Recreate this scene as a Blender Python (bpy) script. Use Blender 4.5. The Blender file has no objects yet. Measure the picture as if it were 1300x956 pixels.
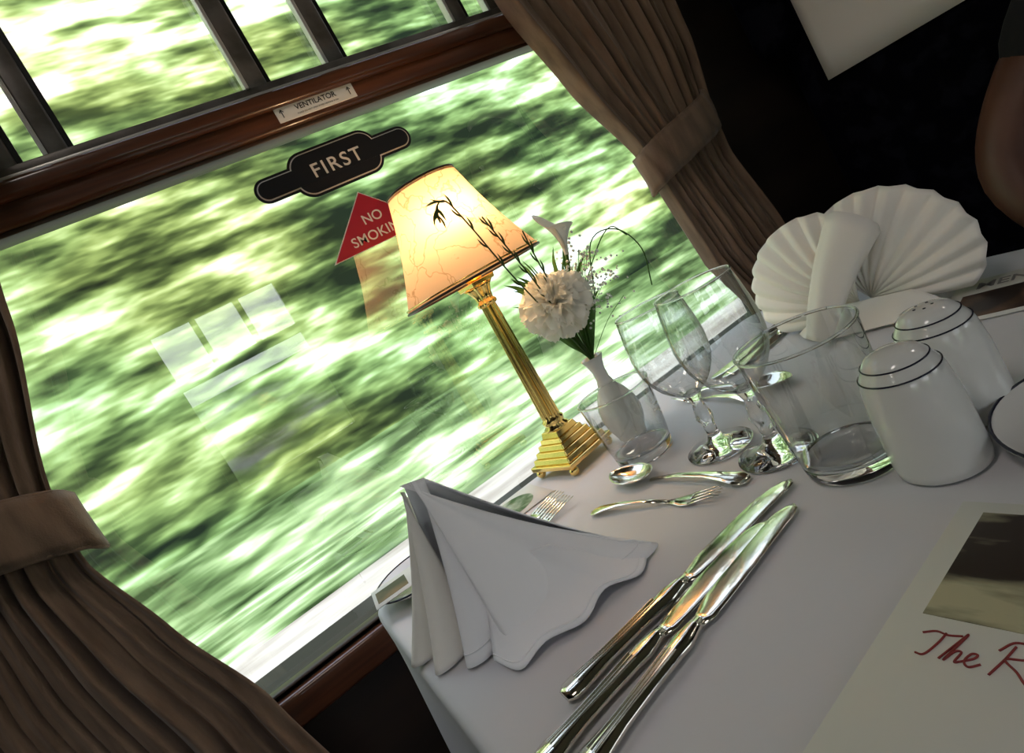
import bpy, bmesh, math, random
from mathutils import Vector, Matrix, Euler
random.seed(7)
S=bpy.context.scene
COL=S.collection
T=0.75; E=1.0
pi=math.pi
# ---------------------------------------------------------------- materials
def nt(name):
    m=bpy.data.materials.new(name); m.use_nodes=True
    n=m.node_tree; n.nodes.clear()
    o=n.nodes.new('ShaderNodeOutputMaterial')
    return m,n,o
def pmat(name,color,rough=.5,metal=0.,bump=None,var=None,trans=0.,ior=1.45,sheen=0.,coat=0.,spec=.5,emit=None,tl=0.):
    m,n,o=nt(name)
    b=n.nodes.new('ShaderNodeBsdfPrincipled')
    b.inputs['Base Color'].default_value=(*color,1)
    b.inputs['Roughness'].default_value=rough
    b.inputs['Metallic'].default_value=metal
    b.inputs['IOR'].default_value=ior
    b.inputs['Transmission Weight'].default_value=trans
    b.inputs['Coat Weight'].default_value=coat
    b.inputs['Sheen Weight'].default_value=sheen
    b.inputs['Specular IOR Level'].default_value=spec
    if emit:
        b.inputs['Emission Color'].default_value=(*emit[0],1); b.inputs['Emission Strength'].default_value=emit[1]
    if tl:
        t=n.nodes.new('ShaderNodeBsdfTranslucent'); t.inputs[0].default_value=(*color,1)
        ms=n.nodes.new('ShaderNodeMixShader'); ms.inputs[0].default_value=tl
        n.links.new(b.outputs[0],ms.inputs[1]); n.links.new(t.outputs[0],ms.inputs[2]); n.links.new(ms.outputs[0],o.inputs[0])
    else: n.links.new(b.outputs[0],o.inputs[0])
    tc=n.nodes.new('ShaderNodeTexCoord')
    if var:
        mp=n.nodes.new('ShaderNodeMapping'); mp.inputs['Scale'].default_value=var[0]
        nz=n.nodes.new('ShaderNodeTexNoise'); nz.inputs['Scale'].default_value=1; nz.inputs['Detail'].default_value=5
        rp=n.nodes.new('ShaderNodeValToRGB'); rp.color_ramp.elements[0].position=var[2]; rp.color_ramp.elements[1].position=var[3]
        rp.color_ramp.elements[0].color=(*color,1); rp.color_ramp.elements[1].color=(*var[1],1)
        n.links.new(tc.outputs['Object'],mp.inputs[0]); n.links.new(mp.outputs[0],nz.inputs['Vector'])
        n.links.new(nz.outputs['Fac'],rp.inputs[0]); n.links.new(rp.outputs[0],b.inputs['Base Color'])
    if bump:
        nz=n.nodes.new('ShaderNodeTexNoise'); nz.inputs['Scale'].default_value=bump[0]; nz.inputs['Detail'].default_value=4
        bp=n.nodes.new('ShaderNodeBump'); bp.inputs['Strength'].default_value=bump[1]; bp.inputs['Distance'].default_value=bump[2]
        n.links.new(tc.outputs['Object'],nz.inputs['Vector']); n.links.new(nz.outputs['Fac'],bp.inputs['Height'])
        n.links.new(bp.outputs[0],b.inputs['Normal'])
    return m
M={}
M['linen']=pmat('white_linen',(.93,.93,.96),.85,bump=(26,.40,.005),sheen=.1)
M['cloth']=pmat('tablecloth_linen',(.67,.66,.69),.75,bump=(14,.22,.006))
M['fan']=pmat('fan_linen',(.90,.86,.80),.85,bump=(40,.2,.002))
M['wood']=pmat('varnished_wood',(.055,.020,.010),.3,coat=.5,var=((3,30,60),(.15,.052,.024),.35,.65),bump=(60,.1,.001))
M['wooddark']=pmat('dark_wood',(.035,.018,.010),.4,var=((2,20,20),(.06,.03,.016),.35,.65))
M['metalgrey']=pmat('painted_sash_metal',(.09,.08,.07),.4,metal=.3,var=((20,20,20),(.17,.15,.14),.4,.6))
M['metaledge']=pmat('sash_bright_edge',(.62,.60,.58),.35,metal=.5)
M['curtain']=pmat('curtain_fabric',(.17,.105,.068),.9,bump=(600,.5,.001),sheen=.2,var=((60,60,8),(.27,.175,.115),.35,.65))
M['seat']=pmat('seat_moquette',(.002,.002,.004),.95,var=((25,25,25),(.006,.006,.010),.5,.6),bump=(300,.3,.001),spec=.05)
M['wall']=pmat('wall_panel',(.014,.008,.006),.6,var=((2,2,14),(.025,.014,.009),.4,.6))
M['ceil']=pmat('ceiling_paint',(.35,.32,.27),.7,bump=(50,.05,.001))
M['floor']=pmat('carpet',(.03,.01,.012),.95,var=((40,40,40),(.06,.02,.02),.4,.6))
M['brass']=pmat('polished_brass',(.92,.66,.24),.16,metal=1,bump=(80,.03,.001))
M['silver']=pmat('silver_plate',(.84,.81,.72),.11,metal=1,bump=(90,.06,.002))
M['china']=pmat('white_china',(.80,.79,.76),.12,coat=.5,bump=(20,.02,.001))
M['darkline']=pmat('navy_glaze',(.015,.015,.03),.2)
M['glass']=pmat('clear_glass',(1,1,1),0.0,trans=1,ior=1.5)
M['black']=pmat('sign_black',(.008,.008,.009),.35,bump=(30,.02,.001))
M['signline']=pmat('sign_silver',(.62,.60,.58),.4)
M['red']=pmat('sign_red',(.42,.012,.035),.4,bump=(30,.02,.001))
M['white']=pmat('sign_white',(.85,.84,.82),.5)
M['paper']=pmat('card_paper',(.70,.69,.66),.6,bump=(200,.05,.0005))
M['redink']=pmat('red_ink',(.26,.03,.03),.6)
M['photo']=pmat('printed_picture',(.025,.014,.008),.4,var=((30,7,9),(.50,.47,.30),.47,.60))
M['photodark']=pmat('printed_picture_dark',(.02,.012,.01),.35,var=((16,16,16),(.25,.12,.06),.45,.7))
M['photogreen']=pmat('printed_picture_green',(.03,.10,.02),.35,var=((30,30,30),(.55,.6,.5),.45,.65))
M['grey']=pmat('ink_grey',(.25,.24,.24),.6)
M['leaf']=pmat('leaf_green',(.05,.13,.02),.5,var=((40,40,40),(.13,.27,.06),.35,.65),tl=.25)
M['leafdark']=pmat('frond_dark',(.03,.06,.015),.5,var=((40,40,40),(.07,.13,.03),.35,.65),tl=.2)
M['petal']=pmat('carnation_petal',(.97,.94,.84),.7,var=((60,60,60),(1,.98,.92),.35,.65),tl=.35)
M['lily']=pmat('lily_white',(.96,.96,.92),.5,bump=(50,.05,.001),tl=.35)
M['skin']=pmat('skin',(.09,.035,.021),.5,bump=(150,.1,.001),var=((15,15,15),(.12,.048,.03),.4,.6))
M['shirt']=pmat('dark_shirt',(.006,.005,.007),.9,bump=(300,.3,.001))
M['trouser']=pmat('dark_trousers',(.012,.013,.02),.9,bump=(300,.3,.001))
M['shoe']=pmat('shoe_leather',(.01,.008,.007),.3,bump=(100,.1,.001))
M['hair']=pmat('brown_hair',(.03,.015,.008),.5,bump=(200,.6,.002))
M['lampglow']=pmat('bulb_glow',(1,.9,.7),.5,emit=((1,.70,.36),9))
M['fillglow']=pmat('fill_glow',(1,.95,.9),.5,emit=((1,.92,.85),9.8))  # glow of the added overhead fill lamps

def shade_mat():
    m,n,o=nt('parchment_shade')
    tc=n.nodes.new('ShaderNodeTexCoord')
    nz=n.nodes.new('ShaderNodeTexNoise'); nz.inputs['Scale'].default_value=14; nz.inputs['Detail'].default_value=4
    mx=n.nodes.new('ShaderNodeMixRGB'); mx.inputs[0].default_value=.20
    vo=n.nodes.new('ShaderNodeTexVoronoi'); vo.feature='DISTANCE_TO_EDGE'; vo.inputs['Scale'].default_value=16
    rp=n.nodes.new('ShaderNodeValToRGB')
    rp.color_ramp.elements[0].position=0; rp.color_ramp.elements[0].color=(.56,.33,.18,1)
    rp.color_ramp.elements[1].position=.028; rp.color_ramp.elements[1].color=(.82,.58,.38,1)
    n.links.new(tc.outputs['Object'],nz.inputs['Vector'])
    n.links.new(tc.outputs['Object'],mx.inputs[1]); n.links.new(nz.outputs['Color'],mx.inputs[2])
    n.links.new(mx.outputs[0],vo.inputs['Vector']); n.links.new(vo.outputs['Distance'],rp.inputs[0])
    d=n.nodes.new('ShaderNodeBsdfDiffuse'); t=n.nodes.new('ShaderNodeBsdfTranslucent'); ms=n.nodes.new('ShaderNodeMixShader'); ms.inputs[0].default_value=.47
    n.links.new(rp.outputs[0],d.inputs[0]); n.links.new(rp.outputs[0],t.inputs[0])
    n.links.new(d.outputs[0],ms.inputs[1]); n.links.new(t.outputs[0],ms.inputs[2]); n.links.new(ms.outputs[0],o.inputs[0])
    return m
M['shade']=shade_mat()
def thin_mat(name,base,gain,power,tint,edge=None,rough=0.0):
    m,n,o=nt(name)
    lw=n.nodes.new('ShaderNodeLayerWeight'); lw.inputs[0].default_value=.5
    pw=n.nodes.new('ShaderNodeMath'); pw.operation='POWER'; pw.inputs[1].default_value=power
    mu=n.nodes.new('ShaderNodeMath'); mu.operation='MULTIPLY_ADD'; mu.inputs[1].default_value=gain; mu.inputs[2].default_value=base; mu.use_clamp=True
    tr=n.nodes.new('ShaderNodeBsdfTransparent'); tr.inputs[0].default_value=(*tint,1)
    if edge:
        mc=n.nodes.new('ShaderNodeMixRGB'); mc.inputs[1].default_value=(*tint,1); mc.inputs[2].default_value=(*edge,1)
        p2=n.nodes.new('ShaderNodeMath'); p2.operation='POWER'; p2.inputs[1].default_value=3.0
        n.links.new(lw.outputs['Facing'],p2.inputs[0]); n.links.new(p2.outputs[0],mc.inputs[0]); n.links.new(mc.outputs[0],tr.inputs[0])
    gl=n.nodes.new('ShaderNodeBsdfGlossy'); gl.inputs['Roughness'].default_value=rough
    ms=n.nodes.new('ShaderNodeMixShader')
    n.links.new(lw.outputs['Facing'],pw.inputs[0]); n.links.new(pw.outputs[0],mu.inputs[0]); n.links.new(mu.outputs[0],ms.inputs[0])
    n.links.new(tr.outputs[0],ms.inputs[1]); n.links.new(gl.outputs[0],ms.inputs[2]); n.links.new(ms.outputs[0],o.inputs[0])
    return m
M['pane']=thin_mat('window_glass',.20,.75,5,(.96,.98,.97))
M['thinglass']=thin_mat('thin_clear_glass',.13,.80,2.4,(.91,.93,.925),(.18,.21,.20))
def streak_mat(name,stops,scales=((.75,2.7,2.7),(.24,.75,.75),(1.4,8,8)),w=(.48,.38,.14),tint=None):
    m,n,o=nt(name)
    tc=n.nodes.new('ShaderNodeTexCoord')
    acc=None
    for i,(sc,wt) in enumerate(zip(scales,w)):
        mp=n.nodes.new('ShaderNodeMapping'); mp.inputs['Scale'].default_value=sc; mp.inputs['Location'].default_value=(3.1*i+1,7.7*i,1.3*i)
        mp.inputs['Rotation'].default_value=(0,math.radians(3*(i-1)),0)
        nz=n.nodes.new('ShaderNodeTexNoise'); nz.inputs['Scale'].default_value=1; nz.inputs['Detail'].default_value=3 if i<2 else 1
        nz.inputs['Roughness'].default_value=.52
        mu=n.nodes.new('ShaderNodeMath'); mu.operation='MULTIPLY'; mu.inputs[1].default_value=wt
        n.links.new(tc.outputs['Object'],mp.inputs[0]); n.links.new(mp.outputs[0],nz.inputs['Vector']); n.links.new(nz.outputs['Fac'],mu.inputs[0])
        if acc is None: acc=mu
        else:
            ad=n.nodes.new('ShaderNodeMath'); n.links.new(acc.outputs[0],ad.inputs[0]); n.links.new(mu.outputs[0],ad.inputs[1]); acc=ad
    rp=n.nodes.new('ShaderNodeValToRGB'); cr_=rp.color_ramp
    cr_.elements[0].position=stops[0][0]; cr_.elements[0].color=(*stops[0][1],1)
    cr_.elements[1].position=stops[-1][0]; cr_.elements[1].color=(*stops[-1][1],1)
    for p_,c in stops[1:-1]:
        e=cr_.elements.new(p_); e.color=(*c,1)
    n.links.new(acc.outputs[0],rp.inputs[0])
    out=rp.outputs[0]
    if tint:
        mp=n.nodes.new('ShaderNodeMapping'); mp.inputs['Scale'].default_value=(.22,.45,.45); mp.inputs['Location'].default_value=(5,2,9)
        nz=n.nodes.new('ShaderNodeTexNoise'); nz.inputs['Scale'].default_value=1; nz.inputs['Detail'].default_value=2
        r2=n.nodes.new('ShaderNodeValToRGB'); r2.color_ramp.elements[0].position=.40; r2.color_ramp.elements[0].color=(*tint[0],1)
        r2.color_ramp.elements[1].position=.60; r2.color_ramp.elements[1].color=(*tint[1],1); e=r2.color_ramp.elements.new(.5); e.color=(1,1,1,1)
        mm=n.nodes.new('ShaderNodeMixRGB'); mm.blend_type='MULTIPLY'; mm.inputs[0].default_value=1
        n.links.new(tc.outputs['Object'],mp.inputs[0]); n.links.new(mp.outputs[0],nz.inputs['Vector']); n.links.new(nz.outputs['Fac'],r2.inputs[0])
        n.links.new(out,mm.inputs[1]); n.links.new(r2.outputs[0],mm.inputs[2]); out=mm.outputs[0]
    d=n.nodes.new('ShaderNodeBsdfDiffuse'); n.links.new(out,d.inputs[0]); n.links.new(d.outputs[0],o.inputs[0])
    return m
M['woods']=streak_mat('blurred_foliage',[(.38,(.012,.018,.010)),(.43,(.040,.062,.022)),(.465,(.105,.155,.050)),(.50,(.22,.31,.105)),(.53,(.38,.50,.22)),(.565,(.65,.75,.50)),(.605,(.97,.98,.97))],tint=((1,.88,.78),(.86,.95,1)))
M['verge']=streak_mat('blurred_grass',[(.40,(.03,.05,.018)),(.47,(.13,.20,.075)),(.53,(.32,.43,.20)),(.60,(.76,.82,.64))])
M['path']=streak_mat('blurred_path',[(.40,(.34,.29,.245)),(.5,(.52,.46,.40)),(.6,(.70,.65,.59))])
# ---------------------------------------------------------------- helpers
def finish(o,mat=None,parent=None,smooth=False):
    if o.name not in COL.objects: COL.objects.link(o)
    if mat is not None: o.data.materials.append(M[mat] if isinstance(mat,str) else mat)
    if smooth and o.type=='MESH':
        for p in o.data.polygons: p.use_smooth=True
    if parent: o.parent=parent
    return o
def empty(name,loc=(0,0,0),rotz=0.):
    e=bpy.data.objects.new(name,None); e.empty_display_size=.02; COL.objects.link(e); e.location=loc; e.rotation_euler=(0,0,rotz); return e
def mesh(name,v,f,mat,parent=None,smooth=False):
    me=bpy.data.meshes.new(name); me.from_pydata([tuple(a) for a in v],[],f); me.update()
    return finish(bpy.data.objects.new(name,me),mat,parent,smooth)
def fixn(o):
    bm=bmesh.new(); bm.from_mesh(o.data); bmesh.ops.remove_doubles(bm,verts=bm.verts,dist=1e-6); bmesh.ops.recalc_face_normals(bm,faces=bm.faces); bm.to_mesh(o.data); bm.free()
def box(name,lo,hi,mat,parent=None,bevel=0.,seg=2):
    x0,y0,z0=lo;x1,y1,z1=hi
    c=((x0+x1)/2,(y0+y1)/2,(z0+z1)/2)
    v=[(x-c[0],y-c[1],z-c[2]) for x in(x0,x1) for y in(y0,y1) for z in(z0,z1)]
    f=[(0,1,3,2),(4,6,7,5),(0,4,5,1),(2,3,7,6),(0,2,6,4),(1,5,7,3)]
    o=mesh(name,v,f,mat,parent); o.location=c
    if bevel:
        b=o.modifiers.new('b','BEVEL'); b.width=bevel; b.segments=seg
        for p in o.data.polygons: p.use_smooth=True
    return o
def lathe(name,prof,mat,parent=None,seg=48,loc=(0,0,0),rib=None,smooth=True):
    v=[];f=[];n=len(prof)
    for i in range(seg):
        a=2*pi*i/seg
        for r,z in prof:
            k=1.
            if rib: k=1+rib[1]*math.cos(rib[0]*a)
            v.append((r*k*math.cos(a),r*k*math.sin(a),z))
    for i in range(seg):
        j=(i+1)%seg
        for k in range(n-1): f.append((i*n+k,j*n+k,j*n+k+1,i*n+k+1))
    o=mesh(name,v,f,mat,parent,smooth)
    bm=bmesh.new(); bm.from_mesh(o.data); bmesh.ops.remove_doubles(bm,verts=bm.verts,dist=1e-6)
    bmesh.ops.dissolve_degenerate(bm,edges=bm.edges,dist=1e-7)
    bmesh.ops.recalc_face_normals(bm,faces=bm.faces); bm.to_mesh(o.data); bm.free()
    o.location=loc
    return o
def cr(pts,n):
    P=[Vector(p) for p in pts]; P=[2*P[0]-P[1]]+P+[2*P[-1]-P[-2]]
    out=[]
    for i in range(1,len(P)-2):
        for k in range(n):
            t=k/n;a,b,c,d=P[i-1],P[i],P[i+1],P[i+2]
            out.append(.5*((2*b)+(c-a)*t+(2*a-5*b+4*c-d)*t*t+(3*b-a-3*c+d)*t**3))
    out.append(P[-2]); return out
def tube(name,pts,r,mat,parent=None,n=6,res=2,taper=None):
    c=bpy.data.curves.new(name,'CURVE'); c.dimensions='3D'; c.bevel_depth=r; c.bevel_resolution=res; c.use_fill_caps=True
    q=cr(pts,n) if n>1 else [Vector(p) for p in pts]
    s=c.splines.new('POLY'); s.points.add(len(q)-1)
    for i,p in enumerate(q):
        s.points[i].co=(*p,1)
        if taper: s.points[i].radius=taper[0]+(taper[1]-taper[0])*i/(len(q)-1)
    return finish(bpy.data.objects.new(name,c),mat,parent)
def loft(name,secs,mat,parent=None,seg=12):
    v=[];f=[]
    for x,y,z,hw,ht in secs:
        for i in range(seg):
            a=2*pi*i/seg
            v.append((x,y+hw*math.cos(a),z+ht*math.sin(a)))
    m=len(secs)
    for k in range(m-1):
        for i in range(seg):
            j=(i+1)%seg; f.append((k*seg+i,k*seg+j,(k+1)*seg+j,(k+1)*seg+i))
    f.append(tuple(range(seg))[::-1]); f.append(tuple(range((m-1)*seg,m*seg)))
    o=mesh(name,v,f,mat,parent,True); fixn(o); return o
def text(name,s,size,loc,rot,mat,parent=None,ext=.0002,align='CENTER',shear=0,space=1.,off=.010):
    c=bpy.data.curves.new(name,'FONT'); c.body=s; c.size=size; c.extrude=ext; c.align_x=align; c.align_y='CENTER'; c.shear=shear; c.space_character=space; c.offset=size*off
    o=finish(bpy.data.objects.new(name,c),mat,parent); o.location=loc; o.rotation_euler=rot; return o
def strip(name,pts,w,mat,parent=None,n=8,side=Vector((0,0,1)),prof=lambda t:math.sin(pi*min(1,.12+t*.88))):
    q=cr(pts,n); v=[];f=[]
    for i,p in enumerate(q):
        t=i/(len(q)-1); d=(q[min(i+1,len(q)-1)]-q[max(i-1,0)]).normalized()
        s=d.cross(side); s=s.normalized() if s.length>1e-4 else Vector((1,0,0)); h=w*prof(t)
        v+= [p-s*h, p+Vector((0,0,-h*.25)), p+s*h]
    for i in range(len(q)-1):
        a=i*3; f+=[(a,a+1,a+4,a+3),(a+1,a+2,a+5,a+4)]
    return mesh(name,v,f,mat,parent,True)
def solid(o,t,off=0):
    m=o.modifiers.new('s','SOLIDIFY'); m.thickness=t; m.offset=off; return m
def sub(o,l=1):
    m=o.modifiers.new('u','SUBSURF'); m.levels=l; m.render_levels=l
# ---------------------------------------------------------------- camera
a=math.radians(24.7); p=math.atan(75/780); r=math.radians(29.4)
F=Vector((math.cos(p)*math.sin(a),math.cos(p)*math.cos(a),-math.sin(p)))
R0=Vector((math.cos(a),-math.sin(a),0)); U0=R0.cross(F)
Rr=math.cos(r)*R0-math.sin(r)*U0; Uu=math.sin(r)*R0+math.cos(r)*U0
cd=bpy.data.cameras.new('camera'); cam=bpy.data.objects.new('camera',cd); COL.objects.link(cam)
cam.matrix_world=Matrix((( Rr.x,Uu.x,-F.x,0),(Rr.y,Uu.y,-F.y,0),(Rr.z,Uu.z,-F.z,E),(0,0,0,1)))
cd.sensor_width=36; cd.lens=36*780/1300; cd.shift_y=-45/1300; cd.clip_start=.01; cd.clip_end=200
S.camera=cam
# ---------------------------------------------------------------- carriage shell
WY=.80; WT=.09
def wall_with_windows(name,y0,y1,wins,z0,z1,xa,xb):
    root=empty(name)
    xs=xa
    for (wa,wb) in wins:
        box('pier',(xs,y0,0),(wa,y1,2.3),'wall',root); xs=wb
        box('apron',(wa,y0,0),(wb,y1,z0),'wall',root)
        box('header',(wa,y0,z1),(wb,y1,2.3),'wall',root)
    box('pier',(xs,y0,0),(xb,y1,2.3),'wall',root)
    return root
WX0,WX1=-.29,.88; WZ0,WZ1=E-.29,E+.62
wall_with_windows('wall_window_side',WY,WY+WT,[(WX0,WX1)],WZ0,WZ1,-2.6,3.2)
FY=-1.65
farw=[(-1.75,-.75),(-.13,.52),(1.2,2.2)]
wall_with_windows('wall_aisle_side',FY-WT,FY,farw,WZ0,E+.60,-2.6,3.2)
box('floor',(-2.6,FY-WT,-.05),(3.2,WY+WT,0),'floor')
box('ceiling',(-2.6,FY-WT,2.3),(3.2,WY+WT,2.36),'ceil')
box('wall_rear',(-2.66,FY-WT,0),(-2.6,WY+WT,2.3),'wall')
box('wall_front',(3.2,FY-WT,0),(3.26,WY+WT,2.3),'wall')
def quad(name,x0,x1,y,z0,z1,mat,parent):
    return mesh(name,[(x0,y,z0),(x1,y,z0),(x1,y,z1),(x0,y,z1)],[(0,1,2,3)],mat,parent)
w=empty('window_1')
quad('glass_pane',WX0,WX1,WY+.022,WZ0,E+.35,'pane',w)
quad('vent_pane',WX0,WX1,WY+.022,E+.35,WZ1,'pane',w)
box('transom',(WX0,WY-.008,E+.302),(WX1,WY+.03,E+.332),'wood',w,.006,3)
box('transom_bead',(WX0,WY-.016,E+.328),(WX1,WY+.03,E+.350),'wood',w,.006,3)
box('transom_lip',(WX0,WY-.002,E+.297),(WX1,WY+.03,E+.303),'wooddark',w,.001)
box('vent_rail',(WX0,WY-.004,E+.350),(WX1,WY+.02,E+.366),'metalgrey',w,.002)
box('vent_rail_edge',(WX0,WY-.006,E+.3505),(WX1,WY-.003,E+.356),'metaledge',w,.001)
box('vent_rail_top',(WX0,WY-.004,E+.56),(WX1,WY+.02,E+.62),'metalgrey',w,.002)
for i,(mx,mw_) in enumerate([(-.055,.020),(-.004,.022),(.232,.026),(.347,.026),(.552,.024),(.622,.020),(.8,.02),(-.2,.02)]):
    yy=WY-.004 if i%2==0 else WY+.004
    box('vent_mullion_%d'%i,(mx-mw_/2,yy,E+.362),(mx+mw_/2,yy+.014,E+.57),'metalgrey',w,.003)
    box('vent_mullion_edge_%d'%i,(mx-mw_/2-.004,yy-.003,E+.364),(mx-mw_/2+.001,yy+.012,E+.565),'metaledge',w,.001)
    box('vent_gasket_%d'%i,(mx+mw_/2,yy+.004,E+.364),(mx+mw_/2+.006,yy+.012,E+.565),'black',w)
box('sill',(WX0,WY-.012,E-.335),(WX1,WY+.03,E-.296),'wood',w,.006,3)
box('sill_bead',(WX0,WY+.0,E-.298),(WX1,WY+.02,E-.288),'wooddark',w,.003)
box('jamb_a',(WX0-.04,WY-.012,E-.335),(WX0+.01,WY+.03,WZ1),'wood',w,.006)
box('jamb_b',(WX1-.01,WY-.012,E-.335),(WX1+.04,WY+.03,WZ1),'wood',w,.006)
for i,(fa,fb) in enumerate(farw):
    w2=empty('window_%d'%(i+2))
    box('frame_bottom',(fa,FY-.03,WZ0-.03),(fb,FY+.012,WZ0+.02),'wood',w2,.005)
    box('frame_transom',(fa,FY-.03,E+.27),(fb,FY+.012,E+.32),'wood',w2,.005)
    box('frame_top',(fa,FY-.03,E+.56),(fb,FY+.012,E+.60),'wood',w2,.005)
    for k in range(4):
        mx=fa+(fb-fa)*k/3
        box('mullion_%d'%k,(mx-.014,FY-.03,E+.31),(mx+.014,FY+.01,E+.57),'metalgrey',w2,.003)
    for k in (0,1):
        mx=(fa,fb)[k]; box('jamb_%d'%k,(mx-.02,FY-.03,WZ0),(mx+.02,FY+.012,E+.6),'wood',w2,.004)
    quad('pane',fa,fb,FY-.045,WZ0,E+.6,'pane',w2)
# ventilator label
lb=empty('ventilator_label',(.287,WY-.0085,E+.318))
pl=box('plate',(-.056,-.001,-.009),(.056,.0007,.0115),'white',lb,.0005)
text('ventilator_text','VENTILATOR',.0098,(0,-.0013,.0035),(pi/2,0,0),'black',lb,.0001)
text('small_text','PLEASE DO NOT OPEN WHEN HEATING IS ON',.0028,(0,-.0013,-.0045),(pi/2,0,0),'grey',lb,.0001)
for sx in(-1,1): 
    tube('arrow_shaft_%d'%(sx+1),[(sx*.048,-.0013,-.004),(sx*.048,-.0013,.006)],.0006,'black',lb,1)
    tube('arrow_head_%d'%(sx+1),[(sx*.048-.0025,-.0013,.003),(sx*.048,-.0013,.0068),(sx*.048+.0025,-.0013,.003)],.0006,'black',lb,1)
def rrect(w_,h,rad,n=10):
    pts=[]
    for cx,cz,a0 in((w_/2-rad,h/2-rad,0),(-w_/2+rad,h/2-rad,90),(-w_/2+rad,-h/2+rad,180),(w_/2-rad,-h/2+rad,270)):
        for k in range(n+1):
            t=math.radians(a0+90*k/n); pts.append((cx+rad*math.cos(t),cz+rad*math.sin(t)))
    return pts
def plate2d(name,pts,y,mat,parent,th=.0003):
    v=[(x,y,z) for x,z in pts]+[(x,y+th,z) for x,z in pts]; n=len(pts)
    f=[tuple(range(n)),tuple(range(2*n-1,n-1,-1))]+[(i,(i+1)%n,n+(i+1)%n,n+i) for i in range(n)]
    o=mesh(name,v,f,mat,parent); fixn(o); return o
sg=empty('first_class_sign',(.280,WY+.0205,E+.246))
for j,(ins,mt) in enumerate([(0,'black'),(.0035,'signline'),(.0052,'black')]):
    y=-.0004*j*2
    plate2d('bar_%d'%j,rrect(.234-2*ins,.034-2*ins,.017-ins-.0001),y,mt,sg)
    plate2d('hub_%d'%j,rrect(.132-2*ins,.064-2*ins,.024-ins),y-.0004,mt,sg)
plate2d('bar_face',rrect(.234-.0104,.034-.0104,.0117),-.0022,'black',sg,.0002)
text('first_text','FIRST',.027,(0,-.0026,.0),(pi/2,0,0),'signline',sg,.0001,space=1.2)
ns=empty('no_smoking_sign',(.285,WY+.0205,E+.150))
tri=[(-.079,-.026),(.079,-.026),(0,.050)]
def tri_s(k): return [(x*k,z*k+ (1-k)*(-.002)) for x,z in tri]
plate2d('edge',tri,0,'white',ns)
plate2d('face',tri_s(.965),-.0006,'red',ns)
text('no_text','NO',.019,(0,-.001,.011),(pi/2,0,0),'white',ns,.0001)
text('smoking_text','SMOKING',.019,(0,-.001,-.012),(pi/2,0,0),'white',ns,.0001,space=1.05)
# ---------------------------------------------------------------- curtains
def lerp_tab(tab,z):
    if z>=tab[0][0]: return tab[0][1:]
    for q0,q1 in zip(tab,tab[1:]):
        if q0[0]>=z>=q1[0]:
            t=(q0[0]-z)/(q0[0]-q1[0]); t=t*t*(3-2*t)*.3+t*.7
            return tuple(a_+(b_-a_)*t for a_,b_ in zip(q0[1:],q1[1:]))
    return tab[-1][1:]
def curtain(name,tab,y0,folds,band):
    root=empty(name)
    nz,nx=100,220; v=[];f=[]
    ztop,zb=tab[0][0],tab[-1][0]
    for i in range(nz+1):
        z=ztop+(zb-ztop)*i/nz
        xl,xr,am=lerp_tab(tab,z)
        for j in range(nx+1):
            t=j/nx
            tt=t+.02*math.sin(t*9+1)+.012*math.sin(z*6+t*4)
            k=math.sin(2*pi*folds*tt)
            k=math.copysign(abs(k)**.75,k)
            y=y0+am*k*(.7+.3*math.sin(t*17+2))+.25*am*math.sin(2*pi*folds*2.3*t+z*3)
            x=xl+(xr-xl)*t+ .25*am*math.cos(2*pi*folds*tt)
            v.append((x,y,E+z))
    for i in range(nz):
        for j in range(nx):
            b=i*(nx+1)+j; f.append((b,b+1,b+nx+2,b+nx+1))
    mesh('drape',v,f,'curtain',root,True)
    x0,z0,x1,z1,hh=band; v=[]; f=[]; N=60
    for i in range(N+1):
        t=i/N; ang=pi*t
        x=(x0+x1)/2-(x1-x0)/2*math.cos(ang)*1.04
        zc=z0+(z1-z0)*t
        y=y0-.040*math.sin(ang)**.6+.012
        for s in range(7):
            q=s/6*2-1
            v.append((x,y-.003*(1-q*q)+.0018*math.sin(t*47+q*2),E+zc+q*hh))
    for i in range(N):
        for s in range(6):
            b=i*7+s; f.append((b,b+7,b+8,b+1))
    bd=mesh('tieback',v,f,'curtain',root,True); solid(bd,.006)
    for q in(-1,1):
        tube('tieback_piping_%d'%(q+1),[v[i*7+(0 if q<0 else 6)] for i in range(0,N+1,2)],.0030,'curtain',root,1)
    return root
curtain('curtain',[(.72,-.47,-.03,.020),(.35,-.45,-.080,.020),(.20,-.43,-.115,.018),(.04,-.38,-.165,.012),(-.04,-.38,-.175,.012),(-.14,-.42,-.148,.016),(-.26,-.44,-.112,.020),(-.45,-.46,-.08,.022),(-.7,-.47,-.06,.022)],.748,13,(-.385,.075,-.163,-.008,.031))
curtain('curtain',[(.72,.55,.93,.018),(.347,.612,.92,.018),(.2,.652,.91,.018),(.06,.705,.88,.012),(0,.712,.875,.012),(-.145,.730,.905,.016),(-.25,.772,.915,.016),(-.45,.78,.92,.016),(-.7,.78,.92,.016)],.758,10,(.700,.028,.880,.085,.031))
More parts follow.
